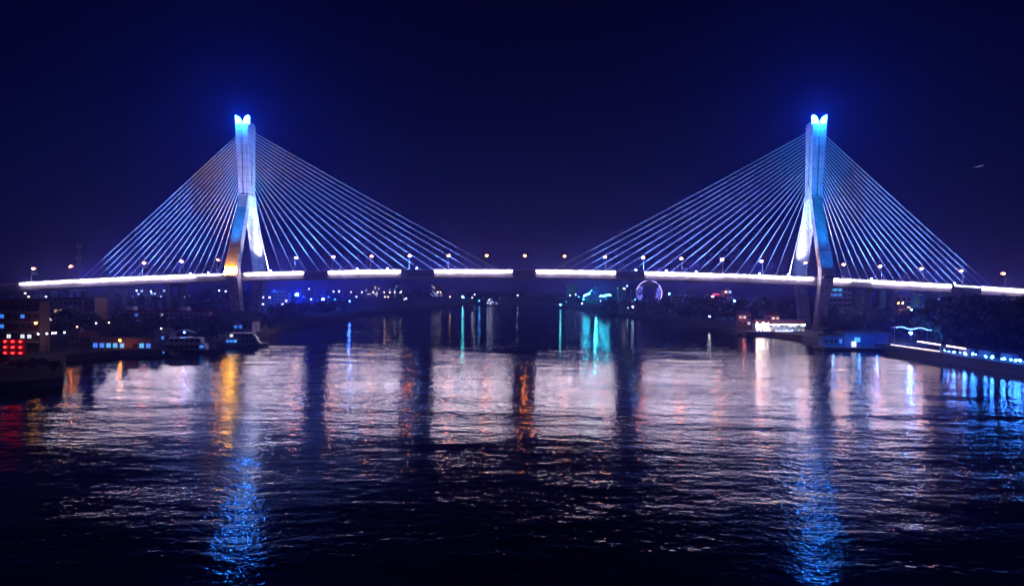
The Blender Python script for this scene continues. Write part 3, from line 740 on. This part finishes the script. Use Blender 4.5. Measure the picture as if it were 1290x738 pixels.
# road signs on the deck
def gantry(px, label, w_):
    X = on_axis(px, 0); t = thing('sign_gantry', label, 'road sign', (X, -13.5, zd(X)-0.5))
    MB().tube((0, 0, 0), (0, 0, 6.6), 0.18).build('post', STEEL, t); MB().box((w_*0.5, 0, 6.0), (w_/2, 0.1, 0.8)).build('panel', mat('sign_blue', (0.05, 0.12, 0.35)), t)
gantry(60, 'small road sign on the left end of the bridge deck', 3.4); gantry(1272, 'wide road sign on the right end of the bridge deck', 6.5)
# lattice telecom mast beyond the left approach
tm = thing('telecom_mast', 'thin lattice telecom mast with antenna panels behind the left approach', 'mast', spot_at(99, 450, 2.4))
hm = 50.0; q = MB()
for k in range(4):
    s0, s1 = ((-1, -1), (1, -1), (1, 1), (-1, 1))[k], ((-1, -1), (1, -1), (1, 1), (-1, 1))[(k+1) % 4]
    q.tube((s0[0]*1.6, s0[1]*1.6, 0), (s0[0]*0.6, s0[1]*0.6, hm), 0.10, n=4)
    for i in range(16):
        z = hm*i/16; z2 = hm*(i+1)/16; r0 = 1.6-z/hm; r1 = 1.6-z2/hm
        q.tube((s0[0]*r0, s0[1]*r0, z), (s1[0]*r1, s1[1]*r1, z2), 0.05, n=4)
q.build('lattice', STEEL, tm)
for z in (40, 48):
    for a in (0, 2.1, 4.2): MB().box((1.3*math.cos(a), 1.3*math.sin(a), z), (0.25, 0.25, 1.0), a).build('antenna', PALEW, tm)

# ------------------------------------------------------------------ far shore
def far_lamp(px, depth, z, col, strength, rad, label, group):
    return post_lamp(label, px, depth, z-2.3, col, strength, 2.3, rad, group, 'shore_lamp', 'lamp')
random.seed(33)
for px, py, c in ((725, 371, 0), (718, 372, 0), (729, 374, 1), (735, 377, 1), (745, 366, 1), (757, 379, 0), (778, 363, 1), (787, 364, 0), (790, 360, 0), (800, 377, 1), (349, 376, 1), (357, 374, 1), (383, 374, 1), (392, 377, 0), (414, 374, 1), (422, 377, 1), (449, 374, 0), (604, 379, 1), (630, 376, 1), (713, 380, 1)):
    d = random.uniform(800, 880) if px > 700 else random.uniform(760, 950) if px < 500 else random.uniform(1000, 1150); p = CAM + ray(px, py)*d
    post_lamp('tiny blue or teal lamp among the far shore lights', px, d, p.z-2.3, ((0.35, 0.6, 1.0), (0.04, 0.42, 1.0))[c], random.choice((12, 24, 50)), 2.3, random.uniform(0.35, 0.7), 'blue lamps among the far shore lights', 'shore_lamp', 'lamp')
# strong blue lamps right of the left pylon
far_lamp(374, 640, 17, BL, 3200, 1.0, 'brightest blue lamp on the left bank beyond the bridge', 'blue lamps beyond the bridge')
far_lamp(407, 720, 11, BL, 2600, 1.0, 'second blue lamp on the left bank beyond the bridge, middle of three', 'blue lamps beyond the bridge')
far_lamp(440, 800, 7, BL, 260, 0.9, 'lowest of three blue lamps on the left bank beyond the bridge', 'blue lamps beyond the bridge')
far_lamp(583, 1000, 10.5, CY, 75, 1.3, 'lone cyan beacon lamp on the far shore left of midspan', 'beacon lamps on the far shore')
far_lamp(706, 815, 5.0, CY, 25, 1.0, 'low cyan beacon lamp at the waterside left of the floodlit point', 'beacon lamps on the far shore')
random.seed(21)
for px, py in ((389, 364), (396, 373), (420, 367), (427, 367), (442, 368), (456, 368), (470, 368), (484, 368), (491, 368), (497, 368), (505, 368), (485, 374), (489, 374), (432, 379), (436, 379), (498, 384), (509, 377), (512, 376), (551, 368), (555, 368), (567, 374), (592, 377), (595, 375), (598, 371), (652, 372), (676, 378), (699, 380)):
    d = random.uniform(1050, 1300); p = CAM + ray(px, py)*d
    w_ = random.random() < 0.45
    far_lamp(px, d, p.z, (1.0, 0.62, 0.35) if w_ else WH, 24, 0.7, 'tiny street lamp among the city lights on the far shore', 'city lamps on the far shore')
for px, py in ((232, 374), (238, 373), (231, 379), (190, 367), (172, 366), (276, 366), (284, 367)):
    d = 640; p = CAM + ray(px, py)*d
    far_lamp(px, d, p.z, WH if py > 370 else (0.5, 0.65, 1.0), 26, 0.5, 'tiny white lamp seen under the left approach span', 'lamps under the left approach')
for px in (733, 745, 749, 758, 768, 777, 785, 791, 797):
    far_lamp(px, 735-2.15*(px-735), 8.5+random.uniform(-.7, 1.2), (0.45, 0.65, 1.0), 60, 0.5, 'small white lamp in the row along the floodlit point', 'lamps along the floodlit point')
for px, d, z in ((843, 700, 20), (925, 560, 15.5)):
    far_lamp(px, d, z, (0.08, 0.50, 1.0), 110 if px < 900 else 900, 0.7, 'round bluish lamp above the trees right of the ring building' if px < 900 else 'round bluish lamp above the trees left of the right pylon', 'bluish lamps over the right trees')
far_lamp(857, 560, 8, WH, 40, 0.35, 'faint white lamp at the water below the ring building trees', 'bluish lamps over the right trees')
# floodlight towers on the point
for px, lab in ((739.5, 'left cyan floodlight tower on the point across the river'), (763, 'right and brighter cyan floodlight tower on the point across the river')):
    t = thing('floodlight_tower', lab, 'floodlight tower', spot_at(px, 705, 2.3), 0, 'cyan floodlight towers')
    MB().tube((-0.7, 0, 0), (-0.3, 0, 15), 0.2).tube((0.7, 0, 0), (0.3, 0, 15), 0.2).tube((-0.6, 0, 4), (0.5, 0, 8), 0.1).tube((0.6, 0, 8), (-0.4, 0, 12), 0.1).build('tower', STEEL, t)
    rnd = random.Random(px); n = 6 if px < 750 else 9; sx_ = -1 if px < 750 else 1
    pts = [((i-n/2)*1.25, -0.6, 14.6+0.55*i*(1 if px < 750 else 0.35)+rnd.uniform(-.6, .6)) for i in range(n)]
    fr_ = MB()
    for a_, b_ in zip(pts[:-1], pts[1:]): fr_.tube((a_[0], 0, a_[2]-0.6), (b_[0], 0, b_[2]-0.6), 0.12)
    for a_ in pts: fr_.tube((a_[0], 0, a_[2]-1.8), (a_[0], 0, a_[2]), 0.1)
    fr_.build('frame', DARK, t)
    for a_ in pts: MB().ball(a_, rnd.uniform(0.35, 0.72), 8, 5).build('lamp', lamp_mat('port_flood', (0.03, 0.50, 0.72), 130.0), t)
# cranes
def crane(px, d, base, h, jib, lean, label):
    t = thing('harbour_crane', label, 'crane', spot_at(px, d, base)); q = MB()
    for s in (-1, 1): q.tube((s*1.2, 0, 0), (s*0.8, 0, h), 0.25)
    for i in range(8): q.tube(((-1)**i*1.1, 0, h*i/8), (-(-1)**i*1.0, 0, h*(i+1)/8), 0.12)
    q.build('tower', STEEL, t)
    e = (jib*math.cos(lean), 0, h+jib*math.sin(lean))
    j = MB().tube((0, 0, h), e, 0.35, 0.2).tube((0, 0, h+3), e, 0.12).tube((0, 0, h), (0, 0, h+3), 0.2)
    for i in range(9):
        u = i/9; j.tube((e[0]*u, 0, h+(e[2]-h)*u), (e[0]*(u+.05), 0, h+3*(1-u)+(e[2]-h)*u), 0.1)
    j.build('jib', STEEL, t); MB().box((-3, 0, h+0.6), (2, 0.9, 0.9)).build('counterweight', GIRD, t)
crane(752, 740, 2.3, 22, 18, 2.0, 'harbour crane with raised jib behind the floodlit point, left one')
crane(779, 740, 2.3, 20, 22, 0.9, 'harbour crane with raised jib behind the floodlit point, right one')
crane(873, 800, 2.3, 22, 22, 0.75, 'thin crane with raised jib over the trees right of the ring building')
# ring shaped building
rb = thing('ring_building', 'round ring shaped building outlined with lavender light', 'building', spot_at(817.5, 980, 2.3))
rr, ri, zc = 18.2, 9.6, 16.2
N = 48; q = MB(); vs = []; fs = []
for k in range(N):
    a = 2*math.pi*k/N
    for r_, y in ((rr, 0), (rr, 12), (ri, 12), (ri, 0)): vs.append((r_*math.cos(a), y, zc+r_*math.sin(a)))
for k in range(N):
    for j in range(4): fs.append((k*4+j, k*4+(j+1) % 4, ((k+1) % N)*4+(j+1) % 4, ((k+1) % N)*4+j))
q.add(vs, fs).build('ring', GREYW, rb)
E_RIM = lamp_mat('rim_light', (0.55, 0.42, 1.0), 4.0)
E_RIMD = lamp_mat('rim_light_dim', (0.40, 0.35, 1.0), 0.7)
for a0, a1, em, rt in ((R(55), R(165), E_RIM, 0.5), (R(-25), R(42), E_RIM, 0.5), (R(165), R(335), E_RIMD, 0.4), (R(42), R(55), E_RIMD, 0.4)):
    q = MB(); n = 18
    for i in range(n):
        u, v = a0+(a1-a0)*i/n, a0+(a1-a0)*(i+1)/n
        q.tube((rr*math.cos(u), -0.5, zc+rr*math.sin(u)), (rr*math.cos(v), -0.5, zc+rr*math.sin(v)), rt, n=6)
    q.build('rim_light', em, rb)
q = MB()
for k in range(-6, 7):                                       # dark lattice over the whole face
    x = rr*k/7; hh_ = math.sqrt(rr*rr-x*x)
    q.tube((x, -0.35, zc-hh_), (x, -0.35, zc+hh_), 0.16, n=5); q.tube((-hh_, -0.4, zc+x), (hh_, -0.4, zc+x), 0.16, n=5)
q.build('lattice', STEEL, rb)
E_LED = lamp_mat('led_facade', (0.16, 0.18, 1.0), 5.0)
for s in (-1, 1):
    for i in range(7):
        for j in range(4):
            if random.random() < 0.62:
                MB().box((s*(10.2+j*1.75), -0.15, zc-8+i*2.6), (0.62, 0.12, 0.9)).build('window', E_LED if random.random() < .8 else E_WIN_B, rb)
MB().box((0, 6, 2), (22, 8, 2)).build('podium', GREYW, rb)
# far city blocks
random.seed(8)
def far_block(px, d, wdt, h, lab, lits, seed):
    rnd = random.Random(seed); b = MB().use(GREYW)
    b.box((0, 0, h/2), (wdt/2, 5, h/2)).box((wdt*0.15, 0, h+1), (wdt*0.18, 3, 1))
    nf, nb = max(2, int(h/3.2)), max(2, int(wdt/3.5))
    for i in range(nf):
        for j in range(nb):
            b.use(rnd.choice(lits) if rnd.random() < 0.16 else GLASS)
            b.box((-wdt/2+wdt*(j+0.5)/nb, -5.03, h*(i+0.55)/nf), (wdt/nb*0.3, 0.05, 0.8))
    o = b.build('far_block'); o.location = spot_at(px, d, 2.3); return tag(o, lab, 'building', 'hazy city blocks')
BR = [lamp_mat('far_win_w', (0.9, 0.9, 1.0), 4.0), lamp_mat('far_win_y', (1.0, 0.65, 0.4), 4.0), lamp_mat('far_win_b', (0.25, 0.45, 1.0), 4.0)]
for k, (px, d, wdt, h, lab) in enumerate((
        (719, 960, 12, 27, 'narrow dark tower left of the floodlit point'), (348, 760, 30, 15, 'low blue tinged block just right of the left pylon'),
        (128, 760, 26, 16, 'low bluish block under the left approach, leftmost'), (160, 780, 44, 20, 'wide bluish block under the left approach'), (196, 800, 30, 17, 'bluish block under the left approach beside the wide one'),
        (470, 1450, 30, 22, 'hazy block left of midspan on the far shore, leftmost'), (500, 1500, 40, 24, 'wide hazy block left of midspan on the far shore'), (550, 1550, 26, 27, 'hazy block on the far shore above the cyan beacon'),
        (783, 820, 9, 24, 'dark tower just right of the floodlit point'), (797, 900, 6, 22, 'thin dark tower touching the ring building'), (901, 700, 20, 17, 'low red lit block over the right trees'), (915, 690, 8, 22, 'dark narrow tower beside the red lit block'),
        (862, 760, 30, 15.5, 'long flat roofed hall over the right trees'), (1128, 560, 20, 18, 'dim block behind the right approach piers'), (1195, 620, 40, 20, 'dim wide block behind the right approach'), (1250, 600, 26, 22, 'dim block behind the right approach near the right edge'), (45, 700, 40, 18, 'dim block far behind the left end of the bridge'))):
    far_block(px, d, wdt, h, lab, BR if k not in (2, 3, 4) else [BR[2]], k)
point(spot_at(901, 680, 21), 5000, (1.0, 0.06, 0.12)); 
rs = thing('roof_sign', 'red glowing blank roof sign over the right trees', 'sign', spot_at(902, 690, 19.4))
MB().box((0, 0, 0.7), (3.2, 0.15, 0.35)).build('panel', lamp_mat('red_sign', (1.0, 0.05, 0.12), 4.0), rs); MB().tube((-2.5, 0, -0.4), (-2.5, 0, 0.6), 0.1).tube((2.5, 0, -0.4), (2.5, 0, 0.6), 0.1).build('frame', DARK, rs)
for px, wts, c in ((348, 16000, (0.1, 0.3, 1.0)), (160, 9000, (0.2, 0.4, 1.0)), (751, 26000, (0.05, 0.7, 0.9))):
    point(spot_at(px, 690, 21), wts, c, 0.6)
# lit vessel left of midspan, far off
v = boat('lit_vessel', 'distant vessel dressed with white lights left of midspan', 620, 900, 18, 5, HULLD, GREYW, 0.1, 2, lit={(0, 2): E_WIN_W, (1, 1): E_WIN_W, (1, 3): E_WIN_B})
q = MB()
for i in range(12): q.ball((random.uniform(-7, 6), -2.6, random.uniform(3, 9)), 0.32, 6, 4)
q.build('deck_lights', lamp_mat('vessel_lights', (0.7, 0.76, 1.0), 12.0), v)

# ------------------------------------------------------------------ aeroplane
p = CAM + ray(1233, 210)*900
ap = thing('aeroplane', 'small pale aeroplane climbing in the night sky at upper right', 'aeroplane', p)
ap.rotation_euler = (0, R(-17), 0)
fz = MB(); prof = [(-7.4, 0.1, 0.5), (-6, 0.4, 0.3), (-3, 0.7, 0.05), (3, 0.75, 0), (5.8, 0.6, -0.05), (7.0, 0.3, -0.15), (7.5, 0.06, -0.2)]
for (xa, ra, za), (xb, rb_, zb) in zip(prof[:-1], prof[1:]): fz.tube((xa, 0, za), (xb, 0, zb), ra, rb_, 12, caps=False)
fz.build('fuselage', WHITE, ap)
for s in (-1, 1):
    MB().add([(1.2, s*0.5, -0.3), (-1.2, s*0.5, -0.3), (-2.6, s*7.5, 0.15), (-1.7, s*7.5, 0.15), (1.2, s*0.5, -0.1), (-1.2, s*0.5, -0.1), (-2.6, s*7.5, 0.22), (-1.7, s*7.5, 0.22)],
             [(0, 1, 2, 3), (7, 6, 5, 4), (0, 3, 7, 4), (1, 5, 6, 2), (3, 2, 6, 7), (0, 4, 5, 1)]).build('wing', WHITE, ap)
    MB().tube((-4.6, s*1.2, 0.5), (-2.6, s*1.2, 0.5), 0.35, 0.42, 10).build('engine', STEEL, ap)
    MB().add([(-5.6, s*0.1, 2.4), (-6.8, s*0.1, 2.4), (-7.6, s*2.6, 2.5), (-7.0, s*2.6, 2.5), (-6.2, s*0.1, 2.5)], [(0, 1, 2, 3), (4, 1, 2, 3)]).build('tailplane', WHITE, ap)
MB().prism([(-5.0, 0.6), (-7.2, 0.5), (-7.4, 2.6), (-6.3, 2.6)], -0.08, 0.08).build('fin', WHITE, ap)
cw = MB()
for i in range(14): cw.box((-4.6+i*0.72, -0.72, 0.15), (0.2, 0.05, 0.2))
cw.build('cabin_windows', lamp_mat('cabin_light', (0.85, 0.75, 1.0), 2.5), ap)
MB().ball((7.2, -0.35, -0.15), 0.16, 6, 4).build('nose_light', lamp_mat('nose_bulb', (1, 0.9, 0.9), 6), ap)

# ------------------------------------------------------------------ night air
hz = MB().box((0, 1175, 110.0), (2950, 1900, 113.2)).build('haze')
hm_ = bpy.data.materials.new('haze'); hm_.use_nodes = True; n_ = hm_.node_tree
n_.nodes.remove(n_.nodes['Principled BSDF'])
pv = n_.nodes.new('ShaderNodeVolumePrincipled'); pv.inputs['Density'].default_value = 0.00062
pv.inputs['Color'].default_value = (0.19, 0.20, 1.0, 1); pv.inputs['Anisotropy'].default_value = 0.8
n_.links.new(pv.outputs['Volume'], n_.nodes['Material Output'].inputs['Volume'])
hz.data.materials.clear(); hz.data.materials.append(hm_)
tag(hz, 'thin blue night haze hanging over the whole river', 'haze', kind='stuff')

# ------------------------------------------------------------------ render look
scene.render.engine = 'CYCLES'
scene.view_settings.view_transform = 'Standard'; scene.view_settings.look = 'None'
scene.view_settings.exposure = 0.0; scene.view_settings.gamma = 1.0; scene.view_settings.use_curve_mapping = False
cy = scene.cycles
cy.use_denoising = True; cy.max_bounces = 5; cy.diffuse_bounces = 2; cy.glossy_bounces = 3; cy.transmission_bounces = 2; cy.volume_bounces = 0
cy.sample_clamp_indirect = 20.0; cy.use_light_tree = True
cy.caustics_reflective = True; cy.caustics_refractive = False
